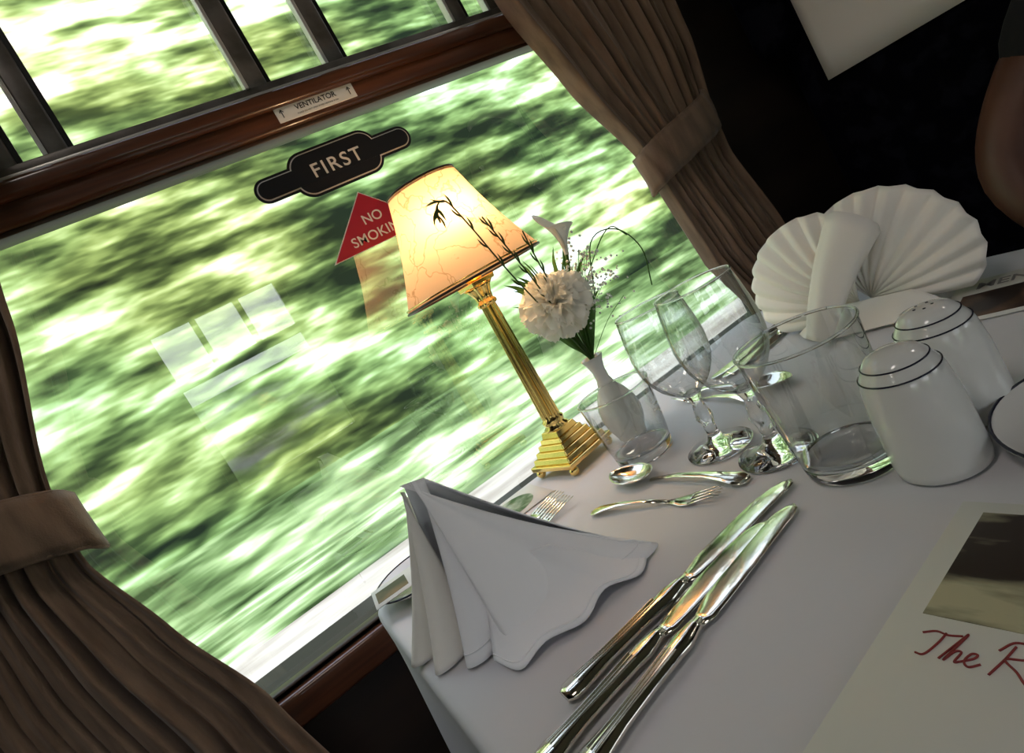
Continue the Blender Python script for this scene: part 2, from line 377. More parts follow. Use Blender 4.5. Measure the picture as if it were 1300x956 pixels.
# ---------------------------------------------------------------- table & cloth
TX0,TX1,TY0,TY1=.022,.765,-.30,.752
tb=empty('dining_table')
box('table_top',(TX0+.012,TY0+.012,T-.03),(TX1-.012,TY1-.012,T-.004),'wooddark',tb,.006)
box('table_leg',(.33,-.22,0),(.45,-.14,T-.03),'wooddark',tb,.01)
box('wall_bracket',(.30,.68,.45),(.48,.79,T-.03),'wooddark',tb,.01)
def outline(inset,rad,n=14,m=40):
    pts=[]
    x0,x1,y0,y1=TX0+inset,TX1-inset,TY0+inset,TY1-inset
    cs=[(x1-rad,y1-rad,0),(x0+rad,y1-rad,90),(x0+rad,y0+rad,180),(x1-rad,y0+rad,270)]
    for ci,(cx,cy,a0) in enumerate(cs):
        for k in range(n+1):
            t=math.radians(a0+90*k/n); pts.append(Vector((cx+rad*math.cos(t),cy+rad*math.sin(t),0)))
        nx_,ny_,na=cs[(ci+1)%4]
        t=math.radians(na); q=Vector((nx_+rad*math.cos(t),ny_+rad*math.sin(t),0)); l=pts[-1].copy()
        for k in range(1,m): pts.append(l.lerp(q,k/m))
    return pts
rings=[(.03,0),(.008,0),(.003,-.001),(0,-.004),(-.001,-.010)]
v=[];f=[]; base=outline(0,.05); n=len(base)
for ins,dz in rings:
    for q in outline(ins,.05-min(ins,.03)): v.append((q.x,q.y,T+dz))
for k in range(1,13):
    dep=k/12; z=-.01-.24*dep
    for i,q in enumerate(base):
        nrm=(base[(i+1)%n]-base[i-1]).cross(Vector((0,0,1))).normalized()
        s=i/n*2*pi
        ww=.012*dep*(math.sin(s*19)+.5*math.sin(s*31+1))+.004*dep
        if q.y>TY1-.03 : ww=min(0.004,abs(ww)*.3)
        pz=q+nrm*ww
        v.append((pz.x,pz.y,T+z))
R=len(rings)+12
for k in range(R-1):
    for i in range(n):
        j=(i+1)%n; f.append((k*n+i,k*n+j,(k+1)*n+j,(k+1)*n+i))
f.append(tuple(range(n)))
o=mesh('tablecloth',v,f,'cloth',None,True); fixn(o)
# ---------------------------------------------------------------- lamp
TZ=T+.0008
L=empty('table_lamp',(.318,.700,TZ),math.radians(11))
def frust(name,w0,w1,z0,z1,mat,parent,bev=.001):
    v=[(sx*w0/2,sy*w0/2,z0) for sx,sy in((-1,-1),(1,-1),(1,1),(-1,1))]+[(sx*w1/2,sy*w1/2,z1) for sx,sy in((-1,-1),(1,-1),(1,1),(-1,1))]
    f=[(0,3,2,1),(4,5,6,7)]+[(i,(i+1)%4,4+(i+1)%4,4+i) for i in range(4)]
    o=mesh(name,v,f,mat,parent); m=o.modifiers.new('b','BEVEL'); m.width=bev; m.segments=2; return o
for sx in(-1,1):
    for sy in(-1,1):
        lathe('foot_%d%d'%(sx+1,sy+1),[(0,0),(.004,.0008),(.0062,.004),(.0062,.007),(.004,.011),(0,.012)],'brass',L,20,(sx*.034,sy*.034,0))
frust('plinth_1',.082,.082,.011,.017,'brass',L)
frust('plinth_2',.072,.070,.017,.024,'brass',L)
frust('plinth_3',.062,.060,.024,.031,'brass',L)
frust('plinth_4',.052,.050,.031,.038,'brass',L)
frust('plinth_5',.043,.041,.038,.044,'brass',L)
frust('plinth_6',.036,.032,.044,.052,'brass',L)
lathe('column_base',[(0,.050),(.016,.050),(.0168,.054),(.013,.057),(.0145,.061),(.015,.064),(.0115,.067),(.0115,.07)],'brass',L,40)
lathe('column',[(.0112,.066),(.0106,.10),(.0096,.17),(.0088,.232)],'brass',L,144,rib=(10,.12))
lathe('capital',[(.0088,.228),(.0120,.230),(.0120,.234),(.0098,.236),(.0108,.244),(.0140,.252),(.0185,.257),(.013,.258)],'brass',L,96,rib=(8,.10))
frust('abacus',.035,.037,.257,.263,'brass',L)
lathe('socket',[(.008,.263),(.012,.266),(.0125,.285),(.011,.30),(0,.30)],'brass',L,32)
lathe('bulb',[(0,.298),(.009,.300),(.012,.308),(.019,.322),(.020,.334),(.015,.346),(.006,.352),(0,.353)],'lampglow',L,32)
SB,ST_=.266,.398
prof=[]
for i in range(17):
    t=i/16; rr=.092+(.0455-.092)*t-.004*math.sin(pi*t)
    prof.append((rr,SB+(ST_-SB)*t))
sh=lathe('lampshade',prof,'shade',L,96)
for nm,(rr,zz),th in(('shade_trim_bottom',prof[0],.0016),('shade_trim_top',prof[-1],.0014)):
    tube(nm,[(rr*math.cos(2*pi*k/48),rr*math.sin(2*pi*k/48),zz) for k in range(49)],th,'wooddark',L,1)
    tube(nm+'_gold',[((rr-.0002)*1.002*math.cos(2*pi*k/48),(rr)*math.sin(2*pi*k/48),zz+(.004 if 'bottom' in nm else -.004)) for k in range(49)],th*.7,'brass',L,1)
for k in range(3):
    t=2*pi*k/3; tube('shade_spider_%d'%k,[(.0,0,.36),(.03*math.cos(t),.03*math.sin(t),.385),(.0455*math.cos(t),.0455*math.sin(t),.396)],.0009,'brass',L,4)
tube('harp',[(.012,0,.29),(.022,0,.325),(.012,0,.355),(0,0,.36),(-.012,0,.355),(-.022,0,.325),(-.012,0,.29)],.0009,'brass',L,5)
ld=bpy.data.lights.new('lamp_bulb_light','POINT'); ld.energy=.78; ld.color=(1,.69,.38); ld.shadow_soft_size=.015
lo=bpy.data.objects.new('lamp_bulb_light',ld); COL.objects.link(lo); lo.parent=L; lo.location=(-.010,-.030,.338)
# ---------------------------------------------------------------- glassware
def wine(loc,k=1.):
    e=empty('wine_glass',loc)
    st=[(0,0),(.030,0),(.0335,.0012),(.0335,.0024),(.020,.0055),(.009,.010),(.0055,.018),(.0065,.028),(.0090,.036),(.0070,.044),(.0055,.052),(.0078,.059),(.0098,.0625),(.005,.0645),(0,.0650)]
    lathe('stem',[(x*k,z*k) for x,z in st],'glass',e,64)
    bw=[(.0090,.0615),(.014,.0650),(.020,.0695),(.0265,.0765),(.031,.084),(.0350,.093),(.0372,.104),(.0378,.115),(.0368,.130),(.0345,.147),(.0325,.158)]
    lathe('bowl',[(x*k,z*k) for x,z in bw],'thinglass',e,72)
    rr=.0325*k; tube('rim',[(rr*math.cos(2*pi*q/56),rr*math.sin(2*pi*q/56),.158*k) for q in range(57)],.0010,'glass',e,1); return e
wine((.361,.478,TZ)); wine((.357,.404,TZ),1.05)
def tumbler(loc,h,rt,rb):
    e=empty('water_tumbler',loc)
    lathe('base',[(0,0),(rb-.003,0),(rb,.002),(rb+(rt-rb)*.13,.012),(rb-.003,.0135),(rb*.6,.0105),(0,.0095)],'glass',e,64)
    pr=[(rb+(rt-rb)*.13,.012)]+[(rb+(rt-rb)*(.13+.87*(t/8)**.8),.012+(h-.012)*t/8) for t in range(1,9)]
    lathe('wall',pr,'thinglass',e,72)
    tube('rim',[(rt*math.cos(2*pi*q/56),rt*math.sin(2*pi*q/56),h) for q in range(57)],.0012,'glass',e,1); return e
tumbler((.350,.325,TZ),.108,.0450,.036)
tumbler((.342,.578,TZ),.082,.042,.033)
# ---------------------------------------------------------------- shakers
def shaker(name,loc,holes):
    e=empty(name,loc)
    lathe('body',[(0,0),(.026,0),(.0285,.002),(.0295,.008),(.0285,.05),(.0262,.068),(.0245,.073),(.0225,.076),(.0215,.0775),(.0205,.080),(.0165,.0845),(.009,.0868),(0,.0873)],'china',e,56)
    for rr,zz in((.0251,.0722),(.0208,.0795)):
        tube('glaze_line_%d'%int(zz*1e4),[(rr*math.cos(2*pi*k/40),rr*math.sin(2*pi*k/40),zz) for k in range(41)],.0006,'darkline',e,1)
    for k in range(holes):
        t=2*pi*k/holes; rr=.006 if holes>1 else 0
        lathe('hole_%d'%k,[(0,.0001),(.0011,0),(.0011,-.001)],'darkline',e,10,(rr*math.cos(t),rr*math.sin(t),.0872))
shaker('salt_shaker',(.352,.262,TZ),1)
shaker('pepper_shaker',(.417,.272,TZ),5)
# ---------------------------------------------------------------- plates
def plate(loc,rad,name='side_plate'):
    e=empty(name,loc)
    lathe('plate',[(0,.001),(rad*.45,.001),(rad*.5,0),(rad*.55,.001),(rad*.72,.006),(rad*.97,.0135),(rad,.0148),(rad*.985,.0160),(rad*.95,.0152),(rad*.7,.0085),(rad*.55,.004),(0,.0035)],'china',e,64)
    tube('rim_line',[(rad*.985*math.cos(2*pi*k/64),rad*.985*math.sin(2*pi*k/64),.0156) for k in range(65)],.0011,'darkline',e,1)
plate((.404,.172,TZ),.074); plate((.084,.690,TZ),.057)
# ---------------------------------------------------------------- cutlery
def knife(name,loc,rz,ln=.235):
    e=empty(name,loc,rz); k=ln/.235
    h=[(0,.0060,.0025),(.004,.0092,.0035),(.012,.0100,.0038),(.022,.0085,.0038),(.034,.0070,.0036),(.06,.0066,.0036),(.085,.0074,.0040),(.094,.0084,.0042),(.100,.0072,.0040),(.108,.0052,.0035),(.114,.0047,.003)]
    loft('handle',[(x*k,0,.0042,a_,b_) for x,a_,b_ in h],'silver',e,16)
    for s in(-1,0,1): tube('handle_rib_%d'%(s+1),[(.012*k,s*.0035,.0079),(.04*k,s*.0025,.0078),(.086*k,s*.0035,.0081)],.0007,'silver',e,4)
    b=[(.110,.0045,.0022),(.120,.0080,.0012),(.135,.0100,.0009),(.17,.0105,.0008),(.205,.0100,.0007),(.222,.0085,.0006),(.231,.0055,.0005),(.235,.001,.0004)]
    loft('blade',[(x*k,(.0015 if x>.12 else 0)-(.004*max(0,(x-.205)/.03)),.0030,a_,b_) for x,a_,b_ in b],'silver',e,16)
def handle(e,ln,w=1.):
    pts=[(0,.0040,.0012),(.004,.0085,.0016),(.012,.0098,.0018),(.024,.0075,.0018),(.045,.0048,.0016),(.08,.0034,.0016),(ln,.0030,.0016)]
    N=[]
    for x,a_,b_ in pts:
        z=.0022+.010*math.sin(pi*min(1,x/ln))*.6
        N.append((x,0,z,a_*w,b_))
    loft('handle',N,'silver',e,14)
def spoon(loc,rz,k=1.):
    e=empty('dessert_spoon',loc,rz); e.scale=(k,k,k); hl=.118
    handle(e,hl)
    v=[];f=[];NX,NY=20,14; bl,bw,bd=.060,.0195,.009
    for i in range(NX+1):
        s=i/NX; hw=bw*math.sin(pi*min(1,max(0.0,s))**.85)**.6 if 0<s<1 else .0015
        hw=max(hw,.002)
        for j in range(NY+1):
            q=j/NY*2-1
            zz=.0105-bd*(1-q*q)*math.sin(pi*s)**.7
            v.append((hl-.002+bl*s,q*hw,zz-.001*(1-s)))
    for i in range(NX):
        for j in range(NY):
            b=i*(NY+1)+j; f.append((b,b+1,b+NY+2,b+NY+1))
    o=mesh('bowl',v,f,'silver',e,True); solid(o,.0012)
def fork(name,loc,rz,k=1.,hl=.115):
    e=empty(name,loc,rz); e.scale=(k,k,k)
    handle(e,hl)
    loft('neck',[(hl-.004,0,.0024,.003,.0016),(hl+.008,0,.0018,.0065,.0014),(hl+.016,0,.0016,.0105,.0012),(hl+.026,0,.0022,.0115,.0011),(hl+.030,0,.0028,.0113,.0010)],'silver',e,14)
    for j in range(4):
        y=(j-1.5)*.0062
        loft('tine_%d'%j,[(hl+.026,y,.0024,.0021,.0010),(hl+.038,y,.0044,.0017,.0009),(hl+.052,y,.0066,.0014,.0008),(hl+.066,y,.0074,.0006,.0006)],'silver',e,8)
knife('table_knife',(.078,.362,TZ),0,.238)
knife('table_knife',(.052,.306,TZ),math.radians(8),.238)
knife('table_knife',(.040,.334,TZ),math.radians(3.5),.225)
spoon((.311,.400,TZ),math.radians(97))
fork('dessert_fork',(.236,.548,TZ),math.radians(-69),.82)
fork('table_fork',(.070,.630,TZ),math.radians(1),1.0)
fork('table_fork',(.066,.600,TZ),math.radians(2),1.0)
knife('table_knife',(.735,.622,TZ),pi,.225); knife('table_knife',(.735,.597,TZ),pi-.02,.225)
fork('table_fork',(.600,.362,TZ+.003),pi-.03,.85)
spoon((.475,.640,TZ),math.radians(-88),.95); fork('dessert_fork',(.450,.505,TZ),math.radians(84),.8)
# ---------------------------------------------------------------- menus
def card(name,loc,rz,w_,h,th=.0012):
    e=empty(name,loc,rz)
    box('card',(0,-w_,0),(h,0,th),'paper',e,.0004,1); return e
m1=card('menu_card',(.098,.216,TZ),math.radians(4.5),.16,.215,.0016)
box('cover_picture',(.122,-.150,.0016),(.205,-.014,.0019),'photo',m1)
EM=.0215
script=[[(-.15,.60),(.1,.72),(.35,.68),(.62,.74)],[(.30,.72),(.24,.40),(.10,.02),(-.08,.0)],
 [(.40,.0),(.60,.55),(.70,.82),(.64,.55),(.50,.0),(.62,.28),(.74,.30),(.70,.02),(.80,.06)],
 [(.80,.06),(1.0,.22),(1.03,.34),(.92,.32),(.86,.10),(.98,-.02),(1.16,.12)],
 [(1.58,.78),(1.50,.40),(1.36,-.08)],[(1.34,.58),(1.55,.88),(1.92,.84),(1.86,.52),(1.50,.40),(1.76,.16),(2.02,-.12),(2.18,.0)],
 [(2.34,.30),(2.20,.15),(2.32,.0),(2.46,.15),(2.34,.30),(2.54,.28)],[(2.54,.30),(2.60,.05),(2.78,.30),(2.62,-.32),(2.46,-.35),(2.82,.05)],
 [(3.02,.28),(2.86,.12),(2.96,.0),(3.08,.28),(3.06,.02),(3.16,.05)],[(3.16,.05),(3.38,.78),(3.27,.74),(3.27,.05),(3.42,.08)]]
for i_,st_ in enumerate(script):
    tube('title_script_%d'%i_,[(.097+y_*EM,-.022-x_*EM,.0018) for x_,y_ in st_],.00055,'redink',m1,7,1)
m2=card('menu_card',(.570,.372,TZ+.0004),math.radians(13),.125,.112,.0012)
text('menu_text','MENU',.023,(.090,-.020,.0015),(0,0,-pi/2),'grey',m2,.0001,'LEFT')
box('cover_picture',(.008,-.115,.0012),(.070,-.012,.0015),'photodark',m2)
m3=card('leaflet',(.165,.742,TZ),math.radians(-2),.075,.095,.001)
ov=plate2d('oval_picture',[(.05+.030*math.cos(t*pi/16),-.037+.028*math.sin(t*pi/16)) for t in range(32)],0,'photogreen',m3)
for vv in ov.data.vertices: vv.co=(vv.co.x,vv.co.z,.0012+(.0002 if vv.co.y>0.0001 else 0))
m4=card('folded_card',(.028,.716,TZ+.0168),math.radians(-6),.055,.080,.001)
box('card_picture',(.004,-.045,.001),(.040,-.012,.0012),'photodark',m4)
text('card_text','Welcome aboard',.007,(.055,-.005,.0012),(0,0,-pi/2),'redink',m4,.0001,'LEFT',.2)
# ---------------------------------------------------------------- napkins
def cone_cloth(name,apex,base,parent,mat='linen',rows=26,sub_n=6,sag=.10,hem=0):
    B=[Vector(b) for b in base]
    q=cr(B,sub_n)
    v=[];f=[];n=len(q); A0,A1=Vector(apex[0]),Vector(apex[1])
    for i in range(rows+1):
        t=i/rows
        for j,b in enumerate(q):
            s=j/(n-1)
            ap=A0.lerp(A1,s)
            pz=ap.lerp(b,t); pz.z-=sag*math.sin(pi*t)*(ap.z-b.z)*.5
            v.append(pz)
    for i in range(rows):
        for j in range(n-1):
            f.append((i*n+j,i*n+j+1,(i+1)*n+j+1,(i+1)*n+j))
    o=mesh(name,v,f,mat,parent,True); fixn(o); solid(o,.0012,0)
    if hem:
        hp=[v[(rows-2)*n+j]+Vector((-.0006,-.0008,.0006)) for j in range(n)]
        tube(name+'_hem',hp,.0006,mat,parent,1,1)
    return o
nk=empty('folded_napkin',(0,0,TZ+.0008))
z0=.0006
cone_cloth('outer_fold',((.084,.528,.138),(.104,.520,.134)),[(.206,.430,z0+.009),(.219,.423,z0),(.198,.419,z0),(.168,.429,z0),(.130,.426,z0),(.088,.435,z0),(.080,.445,z0),(.083,.466,z0),(.060,.467,z0),(.050,.478,z0),(.077,.496,z0),(.072,.515,z0)],nk,sag=.14,hem=1)
cone_cloth('back_fold',((.104,.520,.133),(.088,.532,.136)),[(.206,.431,z0+.008),(.208,.47,z0),(.185,.51,z0),(.165,.55,z0),(.125,.575,z0),(.085,.58,z0),(.072,.56,z0)],nk,sag=.1)
cone_cloth('inner_fold_1',((.083,.532,.132),(.086,.534,.130)),[(.075,.500,z0),(.040,.494,z0),(.030,.504,z0),(.060,.528,z0),(.064,.545,z0)],nk,'fan',sag=.1)
cone_cloth('inner_fold_2',((.083,.534,.126),(.087,.538,.124)),[(.066,.530,z0),(.028,.530,z0),(.020,.545,z0),(.055,.565,z0),(.075,.575,z0)],nk,'fan',sag=.1)
cone_cloth('skirt_fold',((.100,.500,.05),(.150,.455,.045)),[(.066,.452,z0+.003),(.074,.422,z0+.001),(.100,.422,z0+.004),(.130,.410,z0+.002),(.158,.417,z0+.006),(.185,.407,z0+.001),(.208,.424,z0)],nk,sag=.2,hem=1)
# fan napkin : one napkin opened into two softly pleated rounded leaves that meet behind a rolled centre
fn=empty('fan_napkin',(.632,.462,TZ+.0035),math.radians(6))
def lobe(name,cy,cz,rad,a0,a1,x0,npl,amp,lean,bulge,ky=1.,skew=0.):
    v=[];f=[];NR=20;N=npl*8
    for i in range(NR+1):
        t=i/NR
        for j in range(N+1):
            s=j/N; an=math.radians(a0+(a1-a0)*s)
            zig=abs(((s*npl)%1)*2-1); zig=zig**1.4*2-1
            env=math.sin(pi*min(1,max(0,.09+.82*s)))**.28
            rr=rad*t*env
            y=cy+ky*math.cos(an)*rr; z=max(.001,cz+math.sin(an)*rr)
            x=x0+amp*zig*(.2+.8*t)+lean*max(0,z-.02)-bulge*math.sin(pi*t)
            v.append((x,y,z))
    for i in range(NR):
        for j in range(N):
            b=i*(N+1)+j; f.append((b,b+1,b+N+2,b+N+1))
    o=mesh(name,v,f,'fan',parent=fn,smooth=True); solid(o,.0012); return o
lobe('left_leaf',.014,.018,.128,-12,108,.000,11,.0036,.14,.014,1.13)
lobe('right_leaf',.006,.018,.126,66,190,.012,11,.0036,.14,.014,1.13)
def roll(name,pts,w,h,mat,parent):
    q=cr(pts,6); v=[];f=[];NS=22
    for i,c in enumerate(q):
        t=i/(len(q)-1); d=(q[min(i+1,len(q)-1)]-q[max(i-1,0)]).normalized()
        sd=d.cross(Vector((1,0,0))).normalized(); up=sd.cross(d).normalized()
        if up.x>0: up=-up
        ww=w*(.55+.65*t)
        for j in range(NS+1):
            an=pi*1.15*(j/NS)-.075*pi
            k=1+.06*math.sin(an*5+t*2)
            v.append(c+sd*ww*k*math.cos(an)+up*h*k*math.sin(an)*(.6+.4*t)+d*(.010*math.sin(an) if i==len(q)-1 else 0))
    for i in range(len(q)-1):
        for j in range(NS):
            b=i*(NS+1)+j; f.append((b,b+1,b+NS+2,b+NS+1))
    o=mesh(name,v,f,mat,parent,True); solid(o,.0012); return o
roll('centre_roll',[(-.056,.044,.004),(-.040,.028,.036),(-.020,.006,.074),(.000,-.020,.110)],.024,.017,'fan',fn)
cone_cloth('base_fold',((-.012,.050,.024),(-.012,-.050,.024)),[(-.012,.095,.0),(-.034,.072,.0),(-.048,.03,.0),(-.040,-.02,.0),(-.036,-.05,.0),(-.012,-.080,.0)],fn,'fan',sag=-.2)
# ---------------------------------------------------------------- vase and flowers
V=empty('bud_vase',(.379,.645,TZ))
lathe('vase',[(0,0),(.017,0),(.018,.002),(.0185,.006),(.024,.020),(.0265,.034),(.025,.048),(.0185,.062),(.0115,.073),(.0085,.083),(.0085,.094),(.011,.104),(.0145,.112),(.0135,.1125),(.0098,.104),(.0075,.094),(.0075,.083),(.005,.07),(0,.06)],'china',V,56)
Fb=empty('flower_arrangement',(.379,.645,TZ))
tp=Vector((0,0,.108))
def carn(c,R,parent):
    v=[];f=[];rd=random.Random(5)
    for L_,(m_,tilt,sc) in enumerate([(3,.22,.62),(4,.45,.74),(5,.68,.84),(6,.92,.93),(7,1.18,1.0),(7,1.48,1.03),(7,1.8,.98)]):
        for k in range(m_):
            a0=2*pi*k/m_+L_*.9+rd.uniform(-.2,.2); half=pi/m_*1.7; tl=tilt+rd.uniform(-.10,.10)
            off=len(v); NA,NR=26,9; ph=rd.uniform(0,6); s0=sc*rd.uniform(.92,1.06)
            for i in range(NR+1):
                t=i/NR
                for j in range(NA+1):
                    q=j/NA*2-1; an=a0+half*q*(.35+.65*t**.5)
                    fr=math.sin(q*9+ph)*.13*t**2+math.sin(q*19+ph*3)*.05*t**3
                    rr=R*s0*t*(1-.16*q*q)*(1+.03*math.sin(q*37+ph)*t**3)
                    th=tl*(.50+.50*t)+fr
                    v.append((rr*math.sin(th)*math.cos(an),rr*math.sin(th)*math.sin(an),rr*math.cos(th)-.10*R))
            for i in range(NR):
                for j in range(NA):
                    b=off+i*(NA+1)+j; f.append((b,b+1,b+NA+2,b+NA+1))
    o=mesh('carnation_bloom',v,f,'petal',parent,True); o.location=c
    return o
cc=Vector((-.020,-.022,.194))
cn=carn(cc,.044,Fb); cn.rotation_euler=(math.radians(48),math.radians(-18),0)
lathe('calyx',[(0,-.022),(.004,-.02),(.007,-.01),(.008,0),(0,.002)],'leaf',Fb,16,cc+Vector((.003,.006,-.012)))
tube('carnation_stem',[tp+Vector((0,0,-.04)),tp,Vector((-.008,-.006,.150)),cc+Vector((.003,.006,-.02))],.0017,'leaf',Fb)
lc=Vector((.026,-.022,.236))
v=[];f=[];N=40;NR=16
for i in range(NR+1):
    t=i/NR
    for j in range(N):
        an=2*pi*j/N; tipk=max(0,math.cos(an))**3
        rr=(.0025+.014*t**2)*(1+.5*tipk*t**3); zz=.040*t+.024*t**3*tipk-.004*t**4*(1-tipk)
        v.append((rr*math.cos(an)+.010*tipk*t**4,rr*math.sin(an),zz))
for i in range(NR):
    for j in range(N):
        q=(j+1)%N; f.append((i*N+j,i*N+q,(i+1)*N+q,(i+1)*N+j))
ly=mesh('lily_spathe',v,f,'lily',Fb,True); ly.location=lc; ly.rotation_euler=(.30,-.05,1.9); solid(ly,.0006)
lathe('lily_spadix',[(0,0),(.002,.002),(.002,.028),(0,.031)],'petal',Fb,12,lc+Vector((0,-.004,.008)))
tube('lily_stem',[tp+Vector((0,0,-.03)),tp,Vector((.012,-.008,.18)),lc+Vector((0,0,.001))],.0022,'leaf',Fb)
fr1=[tp,Vector((-.030,-.020,.175)),Vector((-.062,-.040,.250)),Vector((-.082,-.050,.315)),Vector((-.095,-.055,.348)),Vector((-.106,-.050,.347)),Vector((-.108,-.045,.332))]
fr2=[tp,Vector((-.020,-.020,.17)),Vector((-.040,-.036,.240)),Vector((-.056,-.046,.290)),Vector((-.064,-.050,.318))]
fr3=[tp,Vector((-.010,-.020,.18)),Vector((-.018,-.030,.245)),Vector((-.020,-.036,.285))]
for i_,fr in enumerate((fr1,fr2,fr3)):
    tube('spray_stem_%d'%i_,fr,.0009,'leafdark',Fb)
for nm,fr,st,side_n in(('a',fr1,14,3),('b',fr2,12,2),('c',fr3,8,2)):
    qq=cr(fr,8)
    for k in range(st,len(qq)-4,side_n):
        p0=qq[k]; d=(qq[min(k+2,len(qq)-1)]-qq[k-1]).normalized(); s_=1 if (k//side_n)%2 else -1
        sd=d.cross(Vector((.3,-1,0))).normalized()*s_
        tip=p0+d*.017+sd*.0045
        strip('bud_%s%d'%(nm,k),[p0,(p0+tip)/2+sd*.0015,tip],.0016,'leafdark',Fb,4,Vector((.3,-1,.2)))
for k,(dx,dz) in enumerate([(-.005,-.010),(.003,-.011)]):
    p0=fr1[-2]; strip('drooping_bud_%d'%k,[p0,p0+Vector((dx*.6,0,dz*.7)),p0+Vector((dx,0,dz*1.5))],.0017,'leafdark',Fb,4,Vector((0,-1,0)))
random.seed(11)
for k in range(46):
    an=random.uniform(0,2*pi); ln=random.uniform(.05,.15); out=random.uniform(.018,.050)
    b=Vector((math.cos(an),math.sin(an)*.7,0))
    if b.y>0: b.y*=.6
    strip('leaf_%d'%k,[tp+Vector((0,0,random.uniform(-.005,.01))),tp+b*out*.4+Vector((0,0,ln*.45)),tp+b*out*.8+Vector((0,0,ln*.85)),tp+b*out*1.25+Vector((0,0,ln))],random.uniform(.0016,.0045),'leaf',Fb,5,Vector((math.sin(an),-math.cos(an),.5)))
tube('grass_loop_1',[tp,Vector((.03,-.02,.17)),Vector((.055,-.035,.235)),Vector((.085,-.05,.235)),Vector((.098,-.06,.20)),Vector((.090,-.055,.155))],.0008,'leaf',Fb)
tube('grass_loop_2',[tp,Vector((.02,-.02,.18)),Vector((.055,-.04,.225)),Vector((.080,-.05,.240)),Vector((.092,-.055,.222))],.0007,'leaf',Fb)
bm=bmesh.new()
for k in range(260):
    c_=Vector((.030+random.gauss(0,.019),-.024+random.gauss(0,.014),.198+random.gauss(0,.024)))
    bmesh.ops.create_icosphere(bm,subdivisions=1,radius=random.uniform(.0011,.0024),matrix=Matrix.Translation(c_))
me=bpy.data.meshes.new('gypsophila_heads'); bm.to_mesh(me); bm.free()
finish(bpy.data.objects.new('gypsophila_heads',me),'lily',Fb)
for k in range(20):
    e_=Vector((.030+random.gauss(0,.019),-.024+random.gauss(0,.012),.204+random.gauss(0,.02)))
    tube('gypsophila_stem_%d'%k,[tp,tp.lerp(e_,.5)+Vector((random.gauss(0,.004),random.gauss(0,.004),.008)),e_],.0004,'leaf',Fb,4,1)
# ---------------------------------------------------------------- seats
def seat(name,xf,xb,yc,sgn):
    e=empty(name); hw=.26
    x0,x1=min(xf,xb),max(xf,xb)
    box('back',(x0,yc-hw,.42),(x1,yc+hw,1.52),'seat',e,.045,5)
    for k,(ya,yb) in enumerate(((yc-hw,yc-hw+.07),(yc+hw-.07,yc+hw))):
        box('wing_%d'%k,(xf-.06,ya,1.10),(xf+.06,yb,1.50),'seat',e,.03,4)
    xc0,xc1=(xf-.48,xf+.03) if sgn>0 else (xf-.03,xf+.48)
    box('cushion',(xc0,yc-hw+.005,.30),(xc1,yc+hw-.005,.47),'seat',e,.04,5)
    box('plinth',(xc0+.04,yc-hw+.03,0),(xc1,yc+hw-.03,.30),'wooddark',e,.01)
    return e
seat('upholstered_seat',1.10,1.26,.505,1); seat('upholstered_seat',1.10,1.26,-.03,1)
seat('upholstered_seat',-.70,-.86,.505,-1); seat('upholstered_seat',-.70,-.86,-.03,-1)
def antimac(yc):
    e=empty('headrest_cover'); v=[];f=[];NY=20
    prof_=[(1.092,1.022),(1.0925,1.2),(1.093,1.40),(1.094,1.47),(1.10,1.505),(1.125,1.523),(1.18,1.525),(1.235,1.523),(1.265,1.50),(1.268,1.35)]
    pr=cr([(a_,0,b_) for a_,b_ in prof_],4)
    for i,q_ in enumerate(pr):
        for j in range(NY+1):
            y=yc-.178+.356*j/NY
            v.append((q_.x+.0015*math.sin(j*.9+i*.25),y,q_.z))
    n_=NY+1
    for i in range(len(pr)-1):
        for j in range(NY): b=i*n_+j; f.append((b,b+1,b+n_+1,b+n_))
    o=mesh('cloth',v,f,'fan',e,True); solid(o,.0015,1)
    text('motif_text','Royal',.030,(1.0865,yc-.005,1.098),(pi/2,0,-pi/2),'redink',e,.0001,'CENTER',.5,1,-.003)
antimac(.508); antimac(-.03)
# ---------------------------------------------------------------- seated person
P_=empty('seated_person')
def skin(name,vs,es,rad,mat,lv=2,root=0):
    me=bpy.data.meshes.new(name); me.from_pydata([tuple(q_) for q_ in vs],es,[])
    o=bpy.data.objects.new(name,me); finish(o,mat,P_)
    sk=o.modifiers.new('skin','SKIN'); sk.use_smooth_shade=True
    for i,r_ in enumerate(rad):
        rr=r_ if isinstance(r_,tuple) else (r_,r_)
        me.skin_vertices[0].data[i].radius=rr
    me.skin_vertices[0].data[root].use_root=True
    sub(o,lv); return o
yc=.105
skin('shirt',[(1.0,yc,.54),(1.0,yc,.68),(.985,yc,.84),(.985,yc,.98),(.985,yc,1.07),(.985,yc,1.12),(.98,yc+.15,1.045),(.955,yc+.225,.955),(.93,yc+.26,.89),(.98,yc-.15,1.045),(.955,yc-.215,.95),(.93,yc-.24,.88)],
 [(0,1),(1,2),(2,3),(3,4),(4,5),(3,6),(6,7),(7,8),(3,9),(9,10),(10,11)],[(.115,.145),(.10,.13),(.105,.145),(.10,.13),(.07,.08),(.055,.055),.068,.058,.056,.068,.058,.056],'shirt')
skin('arm_right',[(.95,yc+.235,.94),(.90,yc+.285,.855),(.875,yc+.300,.800),(.85,yc+.25,.745),(.83,yc+.15,.695),(.825,yc+.10,.672)],[(0,1),(1,2),(2,3),(3,4),(4,5)],[.046,.044,.042,.040,.030,.026],'skin')
skin('arm_left',[(.95,yc-.225,.94),(.90,yc-.26,.84),(.875,yc-.265,.79),(.84,yc-.22,.735),(.81,yc-.13,.69),(.80,yc-.09,.67)],[(0,1),(1,2),(2,3),(3,4),(4,5)],[.046,.044,.042,.040,.030,.026],'skin')
